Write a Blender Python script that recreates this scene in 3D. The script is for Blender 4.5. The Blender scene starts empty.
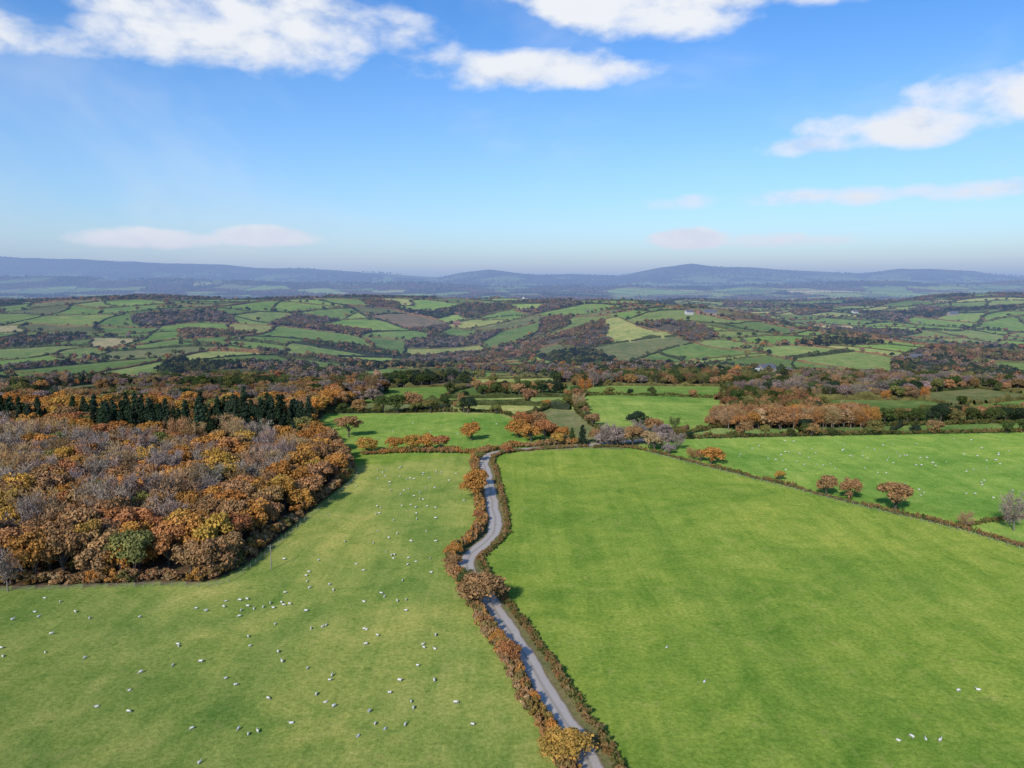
import bpy, math, random
import numpy as np
from mathutils import Vector
random.seed(7); rng=np.random.default_rng(11)
scene=bpy.context.scene
scene.view_settings.view_transform='Standard'
scene.view_settings.look='None'
scene.view_settings.exposure=0
H=65.0
# ------------------------------------------------------------------ noise
def vnoise(x,y,s=0.0):
    x=np.asarray(x,float); y=np.asarray(y,float)
    xi=np.floor(x); yi=np.floor(y); fx=x-xi; fy=y-yi
    fx=fx*fx*(3-2*fx); fy=fy*fy*(3-2*fy)
    def h(a,b):
        v=np.sin(a*127.1+b*311.7+s*74.7)*43758.5453
        return v-np.floor(v)
    return (h(xi,yi)*(1-fx)+h(xi+1,yi)*fx)*(1-fy)+(h(xi,yi+1)*(1-fx)+h(xi+1,yi+1)*fx)*fy
def fbm(x,y,s=0,o=4):
    t=0;a=.5;n=0
    for i in range(o):
        t=t+a*vnoise(x*2**i+i*17.3,y*2**i-i*9.1,s+i); n+=a; a*=.5
    return t/n
# ------------------------------------------------------------------ terrain
RU=np.array([-400,-200,0,100,200,300,400,440,490,540,620,660,690,720,800,860,900,950,1024,1200,1400],float)
RV=np.array([252,250,257,260,265,269,274,277,269,275,275,267.5,263,267,272,274,269,271,276,272,268],float)
RA=(RU-512)/765.0; RT=(285-RV)/759.0
def gs(x,y,cx,cy,rx,ry,h): return h*np.exp(-((x-cx)/rx)**2-((y-cy)/ry)**2)
def terrain(x,y):
    x=np.asarray(x,float); y=np.asarray(y,float)
    base=np.interp(y,[0,320,450,620,820,1100,1500,2000,2600,3100,4000,5500,6500,8000,13000,30000],
                     [0,0,-3,-14,-35,-34,-18,-2,2,-6,-36,-8,2,20,30,20])
    amp=np.interp(y,[0,320,700,1300,3000,6000,12000],[.8,.8,10,46,50,60,60])
    z=base+amp*(fbm(x/560+3.1,y/620+1.7,3,3)-.5)*np.where(y<330,.6,1)
    z=z+np.interp(y,[420,900,3000,5000],[0,16,18,0])*(vnoise(x/210,y/260,77)-.5)
    z=z+gs(x,y,-800,1750,480,420,38)+gs(x,y,-260,2350,380,400,10)+gs(x,y,300,1650,250,430,41)+gs(x,y,760,2700,500,500,12)+gs(x,y,1500,2000,420,560,34)-gs(x,y,850,1450,360,380,20)-gs(x,y,-180,1300,220,320,16)
    yy=np.maximum(y,100.0); a=x/yy
    h=np.interp(a,RA,RT)*11000+65+ (fbm(x/700,y/900,9,4)-.5)*70
    g=np.exp(-((y-11000)/1900.0)**2)
    z=z*(1-g)+h*g
    h2=np.interp(a,[-1,-.65,-.3,-.05,.2,.5,.9],[125,140,95,55,50,90,80])+(fbm(x/500,y/600,5,3)-.5)*60
    g2=np.exp(-((y-7000)/800.0)**2)
    z=np.where(g2>.01,z*(1-g2)+np.maximum(z,h2)*g2,z)
    return z
def tz(x,y): return float(terrain(x,y))
# ------------------------------------------------------------------ helpers
def new_mat(name):
    m=bpy.data.materials.new(name); m.use_nodes=True
    nt=m.node_tree; nt.nodes.clear()
    return m,nt
def N(nt,t,**kw):
    n=nt.nodes.new(t)
    for k,v in kw.items(): setattr(n,k,v)
    return n
def mth(nt,op,a,b=None,c=None,clamp=False):
    n=nt.nodes.new('ShaderNodeMath'); n.operation=op; n.use_clamp=clamp
    for i,v in enumerate((a,b,c)):
        if v is None: continue
        if isinstance(v,(int,float)): n.inputs[i].default_value=v
        else: nt.links.new(v,n.inputs[i])
    return n.outputs[0]
def mixc(nt,f,a,b,blend='MIX'):
    n=nt.nodes.new('ShaderNodeMix'); n.data_type='RGBA'; n.blend_type=blend; n.clamp_factor=True
    for s,v in ((n.inputs['Factor'],f),(n.inputs[6],a),(n.inputs[7],b)):
        if isinstance(v,(int,float)): s.default_value=v
        elif isinstance(v,tuple): s.default_value=v if len(v)==4 else (*v,1)
        else: nt.links.new(v,s)
    return n.outputs[2]
def noise(nt,vec,scale,detail=4,rough=.55,dist=0):
    n=nt.nodes.new('ShaderNodeTexNoise'); n.inputs['Scale'].default_value=scale
    n.inputs['Detail'].default_value=detail; n.inputs['Roughness'].default_value=rough; n.inputs['Distortion'].default_value=dist
    if vec is not None: nt.links.new(vec,n.inputs['Vector'])
    return n.outputs['Fac']
def ramp(nt,f,stops):
    n=nt.nodes.new('ShaderNodeValToRGB'); nt.links.new(f,n.inputs[0])
    e=n.color_ramp.elements
    while len(e)<len(stops): e.new(.5)
    for i,(p,c) in enumerate(stops):
        e[i].position=p; e[i].color=(c,c,c,1) if isinstance(c,(int,float)) else (*c,1)
    return n.outputs[0]
def smooth(nt,f,a,b):
    n=nt.nodes.new('ShaderNodeMapRange'); n.interpolation_type='SMOOTHSTEP'
    nt.links.new(f,n.inputs[0]); n.inputs[1].default_value=a; n.inputs[2].default_value=b
    return n.outputs[0]
def link_obj(name,me,mats=(),coll=None):
    o=bpy.data.objects.new(name,me)
    (coll or scene.collection).objects.link(o)
    return o
def inside(px,py,poly):
    px=np.asarray(px,float); py=np.asarray(py,float)
    r=np.zeros(px.shape,bool); n=len(poly)
    for i in range(n):
        x1,y1=poly[i]; x2,y2=poly[(i+1)%n]
        c=((y1>py)!=(y2>py))
        if y1==y2: continue
        xx=(x2-x1)*(py-y1)/(y2-y1)+x1
        r^=(c&(px<xx))
    return r
def dist_poly(px,py,pl,closed=False):
    px=np.asarray(px,float); py=np.asarray(py,float)
    d=np.full(px.shape,1e9)
    n=len(pl); rg=range(n if closed else n-1)
    for i in rg:
        x1,y1=pl[i]; x2,y2=pl[(i+1)%n]
        dx,dy=x2-x1,y2-y1; L=dx*dx+dy*dy+1e-9
        t=np.clip(((px-x1)*dx+(py-y1)*dy)/L,0,1)
        d=np.minimum(d,np.hypot(px-x1-t*dx,py-y1-t*dy))
    return d
def catmull(pl,step=1.0):
    P=[np.array(p,float) for p in pl]; P=[2*P[0]-P[1]]+P+[2*P[-1]-P[-2]]
    out=[]
    for i in range(1,len(P)-2):
        n=max(2,int(np.linalg.norm(P[i+1]-P[i])/step))
        for k in range(n):
            t=k/n
            out.append(.5*((2*P[i])+(-P[i-1]+P[i+1])*t+(2*P[i-1]-5*P[i]+4*P[i+1]-P[i+2])*t*t+(-P[i-1]+3*P[i]-3*P[i+1]+P[i+2])*t**3))
    out.append(P[-2]); return np.array(out)
def offset(pts,d):
    t=np.gradient(pts,axis=0); t/=np.linalg.norm(t,axis=1)[:,None]+1e-9
    return pts+np.stack([t[:,1],-t[:,0]],1)*d
# ------------------------------------------------------------------ site plan (metres)
ROAD=[(15,80),(11.8,91),(9.6,101.9),(7.7,107.8),(5.5,115),(3.1,124.8),(0,135),(-2.6,143),(-6,155),(-9.7,167),(-10.9,174.5),
      (-8.6,182),(-5.7,190.5),(-4.6,201),(-5.6,217),(-7,235),(-8.6,256),(-10.4,274),(-9.4,286),(-3,294.5),(11,300),(28,305),(46,312),(60,318)]
road=catmull(ROAD,1.5)
RHEDGE=[(33,300),(43.7,301),(54.5,292),(70.2,269),(84.8,248),(106,217),(120.6,197),(127.7,183),(138,165),(160,130)]
RHEDGE2=[(121.5,199),(135,204),(150,207),(190,208)]
WOOD=[(-330,140),(-200,152),(-111,157.5),(-80,160),(-66,160.5),(-62.5,171),(-61,185),(-59,209),(-55,249),(-58,268),(-72,298),(-90,330),(-98,392),(-340,400)]
RF=RHEDGE[1:8]+[(138,165),(420,165),(420,350),(229,334),(140,326),(75,318)]
LM=[(-58,288),(-12,291),(-2,297),(12,304),(18,330),(-8,392),(-98,392),(-90,330),(-72,298)]
RM=[(38,352),(45,470),(135,440),(92,345)]
LEFTF=[(-330,60),(-330,140)]+WOOD[1:10]+[(-12,290),(-10,256),(-8,235),(-12,174),(-8,155),(8,91),(14,60)]
def W(x,y):
    k=np.interp(y,[300,1200],[9,34])
    return ((vnoise(x/95,y/95,21)-.5)*2*k+(vnoise(x/31,y/31,23)-.5)*6,(vnoise(x/95,y/95,22)-.5)*2*k+(vnoise(x/31,y/31,24)-.5)*6)
# recursive subdivision of the countryside into fields
segs=[];leaves=[]
PAL=[((.15,.225,.048),5),((.13,.19,.047),5),((.17,.215,.06),4),((.105,.155,.042),3),((.19,.25,.06),3),((.25,.265,.08),2),((.14,.148,.058),2.4),((.34,.30,.14),.8),((.19,.145,.09),.35)]
pw=np.array([p[1] for p in PAL],float); pw/=pw.sum(); pwn=pw.copy(); pwn[7:]=0; pwn/=pwn.sum()
def area(p):
    return .5*abs(sum(p[i][0]*p[(i+1)%len(p)][1]-p[(i+1)%len(p)][0]*p[i][1] for i in range(len(p))))
R=random.Random(5)
def target(y): return float(np.interp(y,[300,500,900,1600,2800,4500,7500],[5500,7000,8500,12000,20000,60000,260000]))
def build(p,lev=0):
    cx=sum(q[0] for q in p)/len(p); cy=sum(q[1] for q in p)/len(p)
    A=area(p)
    if A<target(cy)*R.uniform(.65,2.1) or len(p)<3:
        wd=float(vnoise(cx/380,cy/300,41))
        prob=.15+(.32 if wd>.62 else 0)+(.20 if 720<cy<1000 else 0)+(.32 if cy>2800 else 0)
        if cx<-90 and cy<640: prob=.72
        t='wood' if (R.random()<prob and A<target(cy)*1.2) else 'field'
        c=np.array(PAL[rng.choice(len(PAL),p=(pw if cy>1150 else pwn))][0])*R.uniform(.84,1.14)
        leaves.append([t,c,p]); return ('L',len(leaves)-1)
    P=np.array(p,float); M=P-P.mean(0)
    best=max(range(len(p)),key=lambda i:np.linalg.norm(P[(i+1)%len(p)]-P[i]))
    e=P[(best+1)%len(p)]-P[best]; e=e/np.linalg.norm(e)
    pe=np.array([-e[1],e[0]])
    ext1=np.ptp(M@e); ext2=np.ptp(M@pe)
    n=e if ext1>ext2*.9 else pe
    an=math.radians(R.gauss(0,15)); n=np.array([n[0]*math.cos(an)-n[1]*math.sin(an),n[0]*math.sin(an)+n[1]*math.cos(an)])
    pr=P@n; c=pr.min()+(pr.max()-pr.min())*R.uniform(.32,.68)
    a=[];b=[];s=[]
    for i in range(len(p)):
        q=P[i];r=P[(i+1)%len(p)];dq=q@n-c;dr=r@n-c
        (a if dq<0 else b).append(tuple(q))
        if dq*dr<0:
            t=dq/(dq-dr); m=tuple(q+(r-q)*t); a.append(m);b.append(m);s.append(m)
    if len(s)<2 or len(a)<3 or len(b)<3:
        c0=np.array((.15,.22,.05)); leaves.append(['field',c0,p]); return ('L',len(leaves)-1)
    segs.append((s[0],s[1],lev))
    return ('S',n,c,build(a,lev+1),build(b,lev+1))
tree=build([(-520,296),(520,296),(6600,7800),(-6600,7800)])
def classify(x,y):
    wx,wy=W(x,y); u=x+wx; v=y+wy
    out=np.full(x.shape,-1,int)
    def rec(nd,idx):
        if len(idx)==0: return
        if nd[0]=='L': out[idx]=nd[1]; return
        s=u[idx]*nd[1][0]+v[idx]*nd[1][1]<nd[2]
        rec(nd[3],idx[s]); rec(nd[4],idx[~s])
    rec(tree,np.arange(len(x)))
    return out
def unwarp(u,v):
    x=np.array(u,float);y=np.array(v,float)
    for _ in range(8):
        wx,wy=W(x,y); x=u-wx; y=v-wy
    return x,y
def excluded(x,y):
    return (y<298)|inside(x,y,WOOD)|inside(x,y,RF)|inside(x,y,LM)|inside(x,y,RM)
# ------------------------------------------------------------------ ground sheet
ang=np.concatenate([np.arange(-180,-44,4.0),np.arange(-44,44,.125),np.arange(44,180,4.0)])
ang=np.radians(ang); na=len(ang)
rad=[4,20,40,60]; 
while rad[-1]<30000: rad.append(rad[-1]*1.0115+.15)
rad=np.array(rad); nr=len(rad)
Rr,Aa=np.meshgrid(rad,ang,indexing='ij')
gx=(Rr*np.sin(Aa)).ravel(); gy=(Rr*np.cos(Aa)).ravel()
gz=terrain(gx,gy)
gx=np.append(gx,0);gy=np.append(gy,0);gz=np.append(gz,tz(0,0))
i=np.arange(nr-1)[:,None]; j=np.arange(na)[None,:]; j2=(j+1)%na
q=np.stack([i*na+j,i*na+j2,(i+1)*na+j2,(i+1)*na+j],-1).reshape(-1,4)
tri=np.stack([np.full(na,nr*na),(np.arange(na)+1)%na,np.arange(na)],1)
me=bpy.data.meshes.new('ground')
me.vertices.add(len(gx)); me.vertices.foreach_set('co',np.stack([gx,gy,gz],1).ravel().astype(np.float32))
lv=np.concatenate([q.ravel(),tri.ravel()[::1]]).astype(np.int32)
ls=np.concatenate([np.arange(len(q))*4,len(q)*4+np.arange(na)*3]).astype(np.int32)
me.loops.add(len(lv)); me.loops.foreach_set('vertex_index',lv)
me.polygons.add(len(ls)); me.polygons.foreach_set('loop_start',ls)
me.update(calc_edges=True); me.validate()
me.polygons.foreach_set('use_smooth',np.ones(len(me.polygons),bool))
# colours
col=np.zeros((len(gx),3)); col[:]=(.15,.22,.05)
far=(gy>296)&(np.abs(gx)<.95*gy+240)&(gy<7800)
ids=np.full(len(gx),-1); ids[far]=classify(gx[far],gy[far])
LC=np.array([l[1] if l[0]=='field' else (.085,.07,.045) for l in leaves])
ok=ids>=0; col[ok]=LC[ids[ok]]
v=fbm(gx/300,gy/420,31,4); fm=gy>6500
col[fm]=np.where((v[fm]>.53)[:,None],np.array([.11,.15,.065]),np.array([.035,.04,.04]))
mo=np.clip((gz-150)/120,0,1)[:,None]; col=col*(1-mo)+np.array([.05,.05,.045])*mo
near=(gy<=298)
col[near]=(.166,.236,.036)
lf=inside(gx,gy,LEFTF)&near
col[lf]=(.208,.254,.054)
col[inside(gx,gy,LM)]=(.165,.255,.045)
col[inside(gx,gy,RF)]=(.168,.262,.046)
col[inside(gx,gy,RM)]=(.18,.258,.052)
iw=inside(gx,gy,WOOD); col[iw]=(.10,.065,.035)
m=(np.abs(gx)<500)&(gy<330)&(gy>40)
dr=np.full(len(gx),99.); dr[m]=dist_poly(gx[m],gy[m],[tuple(p) for p in road[::3]])
col[dr<3.6]=(.15,.14,.06)
ca=me.attributes.new('fcol','FLOAT_COLOR','POINT')
ca.data.foreach_set('color',np.concatenate([col,np.ones((len(col),1))],1).ravel().astype(np.float32))
ground=link_obj('ground',me)
m_,nt=new_mat('pasture_ground')
at=N(nt,'ShaderNodeAttribute',attribute_name='fcol'); geo=N(nt,'ShaderNodeNewGeometry'); P=geo.outputs['Position']
mp=N(nt,'ShaderNodeMapping'); nt.links.new(P,mp.inputs[0]); mp.inputs['Rotation'].default_value=(0,0,math.radians(28)); mp.inputs['Scale'].default_value=(.22,.012,1)
big=noise(nt,P,.016,4,.65,1.2); med=noise(nt,P,.085,5,.78,.8); fine=noise(nt,P,1.3,3,.7); strk=noise(nt,mp.outputs[0],1.0,3,.65,.8); tiny=noise(nt,P,5.0,1,.6)
c=mixc(nt,1.0,at.outputs['Color'],ramp(nt,big,[(.32,(.68,.81,.78)),(.5,(1,1,1)),(.68,(1.32,1.14,1.2))]),'MULTIPLY')
c=mixc(nt,1.0,c,ramp(nt,med,[(.30,(.62,.78,.68)),(.5,(1,1,1)),(.70,(1.38,1.17,1.4))]),'MULTIPLY')
c=mixc(nt,1.0,c,ramp(nt,strk,[(.36,(.89,.93,.91)),(.64,(1.13,1.07,1.11))]),'MULTIPLY')
c=mixc(nt,1.0,c,ramp(nt,fine,[(.25,(.60,.68,.58)),(.75,(1.38,1.3,1.42))]),'MULTIPLY')
c=mixc(nt,1.0,c,ramp(nt,tiny,[(.3,(.78,.82,.78)),(.7,(1.2,1.16,1.2))]),'MULTIPLY')
tuft=smooth(nt,noise(nt,P,.34,4,.7),.57,.70); c=mixc(nt,mth(nt,'MULTIPLY',tuft,.5),c,(.06,.13,.02))
dry=smooth(nt,noise(nt,P,.20,5,.85),.54,.72); c=mixc(nt,mth(nt,'MULTIPLY',dry,.45),c,(.33,.28,.10))
bs=N(nt,'ShaderNodeBsdfDiffuse'); bs.inputs['Roughness'].default_value=.8; nt.links.new(c,bs.inputs[0])
bp=N(nt,'ShaderNodeBump'); bp.inputs['Strength'].default_value=.5; bp.inputs['Distance'].default_value=.3
nt.links.new(fine,bp.inputs['Height']); nt.links.new(bp.outputs[0],bs.inputs['Normal'])
o=N(nt,'ShaderNodeOutputMaterial'); nt.links.new(bs.outputs[0],o.inputs[0])
me.materials.append(m_)
# ------------------------------------------------------------------ road
def strip(name,pts,hw,zoff,mat,nx=5,jit=.0):
    L=offset(pts,-1)-pts
    V=[];F=[]
    for k in range(len(pts)):
        w=hw+jit*(vnoise(k*.35,1.0,3)-.5)*2; w2=hw+jit*(vnoise(k*.35,9.0,4)-.5)*2
        for s in range(nx):
            t=s/(nx-1); d=-w+t*(w+w2)
            x,y=pts[k]+L[k]*-d
            V.append((x,y,tz(x,y)+zoff+(.03*(1-(2*t-1)**2))))
    for k in range(len(pts)-1):
        for s in range(nx-1):
            a=k*nx+s; F.append((a,a+1,a+nx+1,a+nx))
    m=bpy.data.meshes.new(name); m.from_pydata(V,[],F); m.update()
    uv=m.uv_layers.new(name='UVMap')
    for lp in m.loops:
        vi=lp.vertex_index; uv.data[lp.index].uv=((vi%nx)/(nx-1),(vi//nx)*.4)
    m.materials.append(mat); m.polygons.foreach_set('use_smooth',[True]*len(F))
    ob=link_obj(name,m)
    if m.polygons[0].normal.z<0: m.flip_normals()
    return ob
mr,nt=new_mat('worn_lane_tarmac')
geo=N(nt,'ShaderNodeNewGeometry');P=geo.outputs['Position']; uvn=N(nt,'ShaderNodeUVMap'); sx=N(nt,'ShaderNodeSeparateXYZ'); nt.links.new(uvn.outputs[0],sx.inputs[0])
n1=noise(nt,P,.5,5,.7); n2=noise(nt,P,6,3,.6)
c=mixc(nt,n1,(.42,.355,.29),(.60,.52,.44)); c=mixc(nt,.3,c,ramp(nt,n2,[(.3,(.32,.28,.24)),(.7,(.66,.6,.53))]))
dd=mth(nt,'ABSOLUTE',mth(nt,'SUBTRACT',sx.outputs[0],.5))
edge=smooth(nt,mth(nt,'ADD',dd,mth(nt,'MULTIPLY',mth(nt,'SUBTRACT',n1,.5),.25)),.36,.48); c=mixc(nt,edge,c,(.24,.175,.09))
mid=mth(nt,'MULTIPLY',mth(nt,'SUBTRACT',1.0,smooth(nt,dd,.02,.12)),.5); c=mixc(nt,mid,c,(.26,.21,.14))
b=N(nt,'ShaderNodeBsdfPrincipled'); nt.links.new(c,b.inputs['Base Color']); b.inputs['Roughness'].default_value=.9; b.inputs['Specular IOR Level'].default_value=.2
o=N(nt,'ShaderNodeOutputMaterial'); nt.links.new(b.outputs[0],o.inputs[0])
strip('country_lane',road,1.95,.03,mr,7,.35)
# ------------------------------------------------------------------ plant materials
def leafmat(name,color=None):
    m,nt=new_mat(name)
    if color is None:
        a=N(nt,'ShaderNodeAttribute',attribute_name='tcol'); a.attribute_type='INSTANCER'; base=a.outputs['Color']
    else:
        a=N(nt,'ShaderNodeRGB'); a.outputs[0].default_value=(*color,1); base=a.outputs[0]
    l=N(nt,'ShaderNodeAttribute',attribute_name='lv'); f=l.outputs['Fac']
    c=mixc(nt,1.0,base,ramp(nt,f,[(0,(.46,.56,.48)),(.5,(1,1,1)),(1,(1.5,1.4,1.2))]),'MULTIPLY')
    d=N(nt,'ShaderNodeBsdfDiffuse'); nt.links.new(c,d.inputs[0])
    o=N(nt,'ShaderNodeOutputMaterial'); nt.links.new(d.outputs[0],o.inputs[0]); return m
def plain(name,color,rough=.8,nscale=3,var=.3):
    m,nt=new_mat(name); g=N(nt,'ShaderNodeTexCoord')
    n=noise(nt,g.outputs['Object'],nscale,2,.6)
    c=mixc(nt,n,tuple(x*(1-var) for x in color),tuple(min(1,x*(1+var)) for x in color))
    b=N(nt,'ShaderNodeBsdfPrincipled'); nt.links.new(c,b.inputs['Base Color']); b.inputs['Roughness'].default_value=rough
    o=N(nt,'ShaderNodeOutputMaterial'); nt.links.new(b.outputs[0],o.inputs[0]); return m
def plaind(name,color):
    m,nt=new_mat(name); g=N(nt,'ShaderNodeAttribute',attribute_name='lv')
    c=mixc(nt,g.outputs['Fac'],tuple(x*.7 for x in color),tuple(x*1.3 for x in color))
    b=N(nt,'ShaderNodeBsdfDiffuse'); nt.links.new(c,b.inputs[0])
    o=N(nt,'ShaderNodeOutputMaterial'); nt.links.new(b.outputs[0],o.inputs[0]); return m
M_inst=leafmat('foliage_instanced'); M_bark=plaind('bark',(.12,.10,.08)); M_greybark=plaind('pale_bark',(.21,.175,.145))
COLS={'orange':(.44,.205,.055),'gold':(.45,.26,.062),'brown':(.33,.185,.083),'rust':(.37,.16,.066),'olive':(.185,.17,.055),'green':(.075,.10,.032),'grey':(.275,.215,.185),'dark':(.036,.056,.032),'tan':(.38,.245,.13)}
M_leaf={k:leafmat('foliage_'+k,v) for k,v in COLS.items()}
# ------------------------------------------------------------------ mesh building
def loft(path,rad,n=6,V=None,F=None,Mi=None,mi=0,cap=True):
    base=len(V); path=[Vector(p) for p in path]
    for k,p in enumerate(path):
        t=(path[min(k+1,len(path)-1)]-path[max(k-1,0)]).normalized()
        ref=Vector((0,1,0)) if abs(t.y)<.9 else Vector((1,0,0))
        s=t.cross(ref).normalized(); u=s.cross(t)
        r=rad[k]; ra,rb=(r,r) if not isinstance(r,tuple) else r
        for q_ in range(n):
            a=2*math.pi*q_/n; V.append(tuple(p+s*math.cos(a)*ra+u*math.sin(a)*rb))
    for k in range(len(path)-1):
        for q_ in range(n):
            a=base+k*n+q_; b=base+k*n+(q_+1)%n
            F.append((a,b,b+n,a+n)); Mi.append(mi)
    if cap:
        F.append(tuple(base+q_ for q_ in range(n))[::-1]); Mi.append(mi)
        F.append(tuple(base+(len(path)-1)*n+q_ for q_ in range(n))); Mi.append(mi)
def quads(C,Nn,size,asp,V,F,rg):
    n=len(C); rv=rg.normal(size=(n,3)); t=np.cross(Nn,rv); t/=np.linalg.norm(t,axis=1)[:,None]+1e-9
    b=np.cross(Nn,t); b/=np.linalg.norm(b,axis=1)[:,None]+1e-9
    s=(size*rg.uniform(.6,1.35,n))[:,None]
    t=t*s; b=b*s*asp
    base=len(V)
    Q=np.stack([C-t-b*.6,C+t*.7-b,C+t+b*.7,C-t*.6+b],1).reshape(-1,3)
    V.extend(map(tuple,Q)); F.extend([(base+4*k,base+4*k+1,base+4*k+2,base+4*k+3) for k in range(n)])
def finish(name,V,F,Mi,LV,mats):
    m=bpy.data.meshes.new(name); m.from_pydata(V,[],F)
    for x in mats: m.materials.append(x)
    m.polygons.foreach_set('material_index',Mi)
    a=m.attributes.new('lv','FLOAT','FACE'); a.data.foreach_set('value',LV); m.update(); return m
def broadleaf(name,seed,nl=2600,ls=.3,rx=4.6,h=10,lobes=22,low=.22,trunk=True):
    rg=np.random.default_rng(seed); V=[];F=[];Mi=[]
    cz=h*(.5+low*.4); rz=h*(.5-low*.32)
    L=[]
    for k in range(lobes):
        d=rg.normal(size=3); d/=np.linalg.norm(d); d[2]=abs(d[2])*1.05-.32 if rg.random()<.75 else d[2]
        rr=rg.uniform(.45,.84)
        p=np.array([d[0]*rx*rr,d[1]*rx*rr,cz+d[2]*rz*rr]); L.append((p,rx*rg.uniform(.20,.38)))
    if trunk:
        loft([(0,0,-1.4),(.05,0,h*.12),(.1,.05,h*.3),(0,.1,h*.6)],[.42,.3,.24,.1],7,V,F,Mi,0)
        for k in range(min(9,lobes)):
            p=L[k][0]; z0=h*rg.uniform(.16,.38)
            loft([(0,0,z0),(p[0]*.45,p[1]*.45,z0+(p[2]-z0)*.55),tuple(p)],[.17,.1,.04],5,V,F,Mi,0)
    LV=[.5]*len(F)
    cnt=np.array([l[1]**2 for l in L]); cnt=(cnt/cnt.sum()*nl).astype(int)
    for (p,r),n in zip(L,cnt):
        d=rg.normal(size=(n,3)); d/=np.linalg.norm(d,axis=1)[:,None]
        d[:,2]=np.where(d[:,2]<-.45,-d[:,2],d[:,2])
        rr=r*(1.0-.45*rg.random(n)**1.6+rg.normal(0,.09,n))
        C=p+d*rr[:,None]*np.array([1,1,.85])
        nn=d+rg.normal(size=(n,3))*.6; nn/=np.linalg.norm(nn,axis=1)[:,None]
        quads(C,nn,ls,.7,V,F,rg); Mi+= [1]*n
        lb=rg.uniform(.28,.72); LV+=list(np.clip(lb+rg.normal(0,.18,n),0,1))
    return finish(name,V,F,Mi,LV,[M_bark,M_inst])
def bare(name,seed,h=11,rx=4.4,nt_=1900):
    rg=np.random.default_rng(seed); V=[];F=[];Mi=[]
    loft([(0,0,-1.4),(.1,0,h*.2),(0,.1,h*.5),(.1,0,h*.85)],[.3,.22,.14,.04],6,V,F,Mi,0)
    tips=[]
    for k in range(24):
        z0=h*rg.uniform(.22,.7); a=rg.uniform(0,6.28); l=rx*rg.uniform(.55,1.0)*(1-.45*abs(z0/h-.42))
        up=h*rg.uniform(.12,.30); e=np.array([math.cos(a)*l,math.sin(a)*l,min(z0+up,h*.93)])
        m=np.array([e[0]*.5,e[1]*.5,z0+up*.35])
        loft([(0,0,z0),tuple(m),tuple(e)],[.09,.055,.02],4,V,F,Mi,0)
        tips+= [m+(e-m)*t for t in (0,.35,.7,1)]
    LV=[.6]*len(F)
    tips=np.array(tips); idx=rg.integers(0,len(tips),nt_)
    C0=tips[idx]; out=C0-np.array([0,0,h*.35]); out/=np.linalg.norm(out,axis=1)[:,None]
    d=out+rg.normal(size=(nt_,3))*.7; d[:,2]+=.1; d/=np.linalg.norm(d,axis=1)[:,None]
    ln=rg.uniform(.4,1.1,nt_)[:,None]; st=C0+rg.normal(size=(nt_,3))*.5; en=st+d*ln
    s=np.cross(d,rg.normal(size=(nt_,3))); s/=np.linalg.norm(s,axis=1)[:,None]; w=.075
    base=len(V); Q=np.stack([st-s*w,st+s*w,en+s*w*.3,en-s*w*.3],1).reshape(-1,3)
    V.extend(map(tuple,Q)); F.extend([(base+4*k,base+4*k+1,base+4*k+2,base+4*k+3) for k in range(nt_)]); Mi+=[1]*nt_; LV+=list(rg.uniform(.2,1,nt_))
    return finish(name,V,F,Mi,LV,[M_greybark,M_inst])
def conifer(name,seed,h=14,r=3.2,n=2200):
    rg=np.random.default_rng(seed); V=[];F=[];Mi=[]
    loft([(0,0,-1.4),(0,0,h*.5),(0,0,h*.98)],[.25,.16,.03],6,V,F,Mi,0); LV=[.5]*len(F)
    lay=16
    for k in range(lay):
        t=(k+.5)/lay; z=h*(.08+.9*t); rr=r*(1-t)**.65+.2; nb=max(5,int(11*(1-t)+4))
        for b_ in range(nb):
            a=rg.uniform(0,6.28); m=int(n/lay/nb*1.6*(1-t*.5))+2
            u=rg.random(m)**.7; l=rr*rg.uniform(.65,1.15)
            C=np.stack([np.cos(a)*u*l,np.sin(a)*u*l,z-u*l*.35+rg.normal(0,.12,m)],1)+rg.normal(size=(m,3))*.16
            nn=np.array([math.cos(a)*.4,math.sin(a)*.4,.8])+rg.normal(size=(m,3))*.4; nn/=np.linalg.norm(nn,axis=1)[:,None]
            quads(C,nn,.32,.55,V,F,rg); Mi+=[1]*m; LV+=list(np.clip(rg.normal(.45,.2,m),0,1))
    return finish(name,V,F,Mi,LV,[M_bark,M_inst])
def protos(cname,lst):
    c=bpy.data.collections.new(cname)
    for k,m in enumerate(lst):
        o=bpy.data.objects.new('%s_%02d'%(cname,k),m); c.objects.link(o)
    return c
oaks=[broadleaf('oak_mesh_%d'%k,100+k,3200,.25,4.6+.3*(k%2),10,26+3*k,[.22,.1,.28,.16,.2][k]) for k in range(5)]
bares=[bare('bare_mesh_%d'%k,200+k) for k in range(4)]
cons=[conifer('conifer_mesh_%d'%k,300+k) for k in range(2)]
bushes=[broadleaf('bush_mesh_%d'%k,400+k,420,.13,1.25,2.0,9,0.0,False) for k in range(4)]
fars=[broadleaf('far_mesh_%d'%k,500+k,330,.62,4.3,9,12) for k in range(4)]
C_wood=protos('woodland_kinds',oaks+bares+cons); C_bush=protos('hedge_kinds',bushes); C_far=protos('far_kinds',fars)
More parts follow.
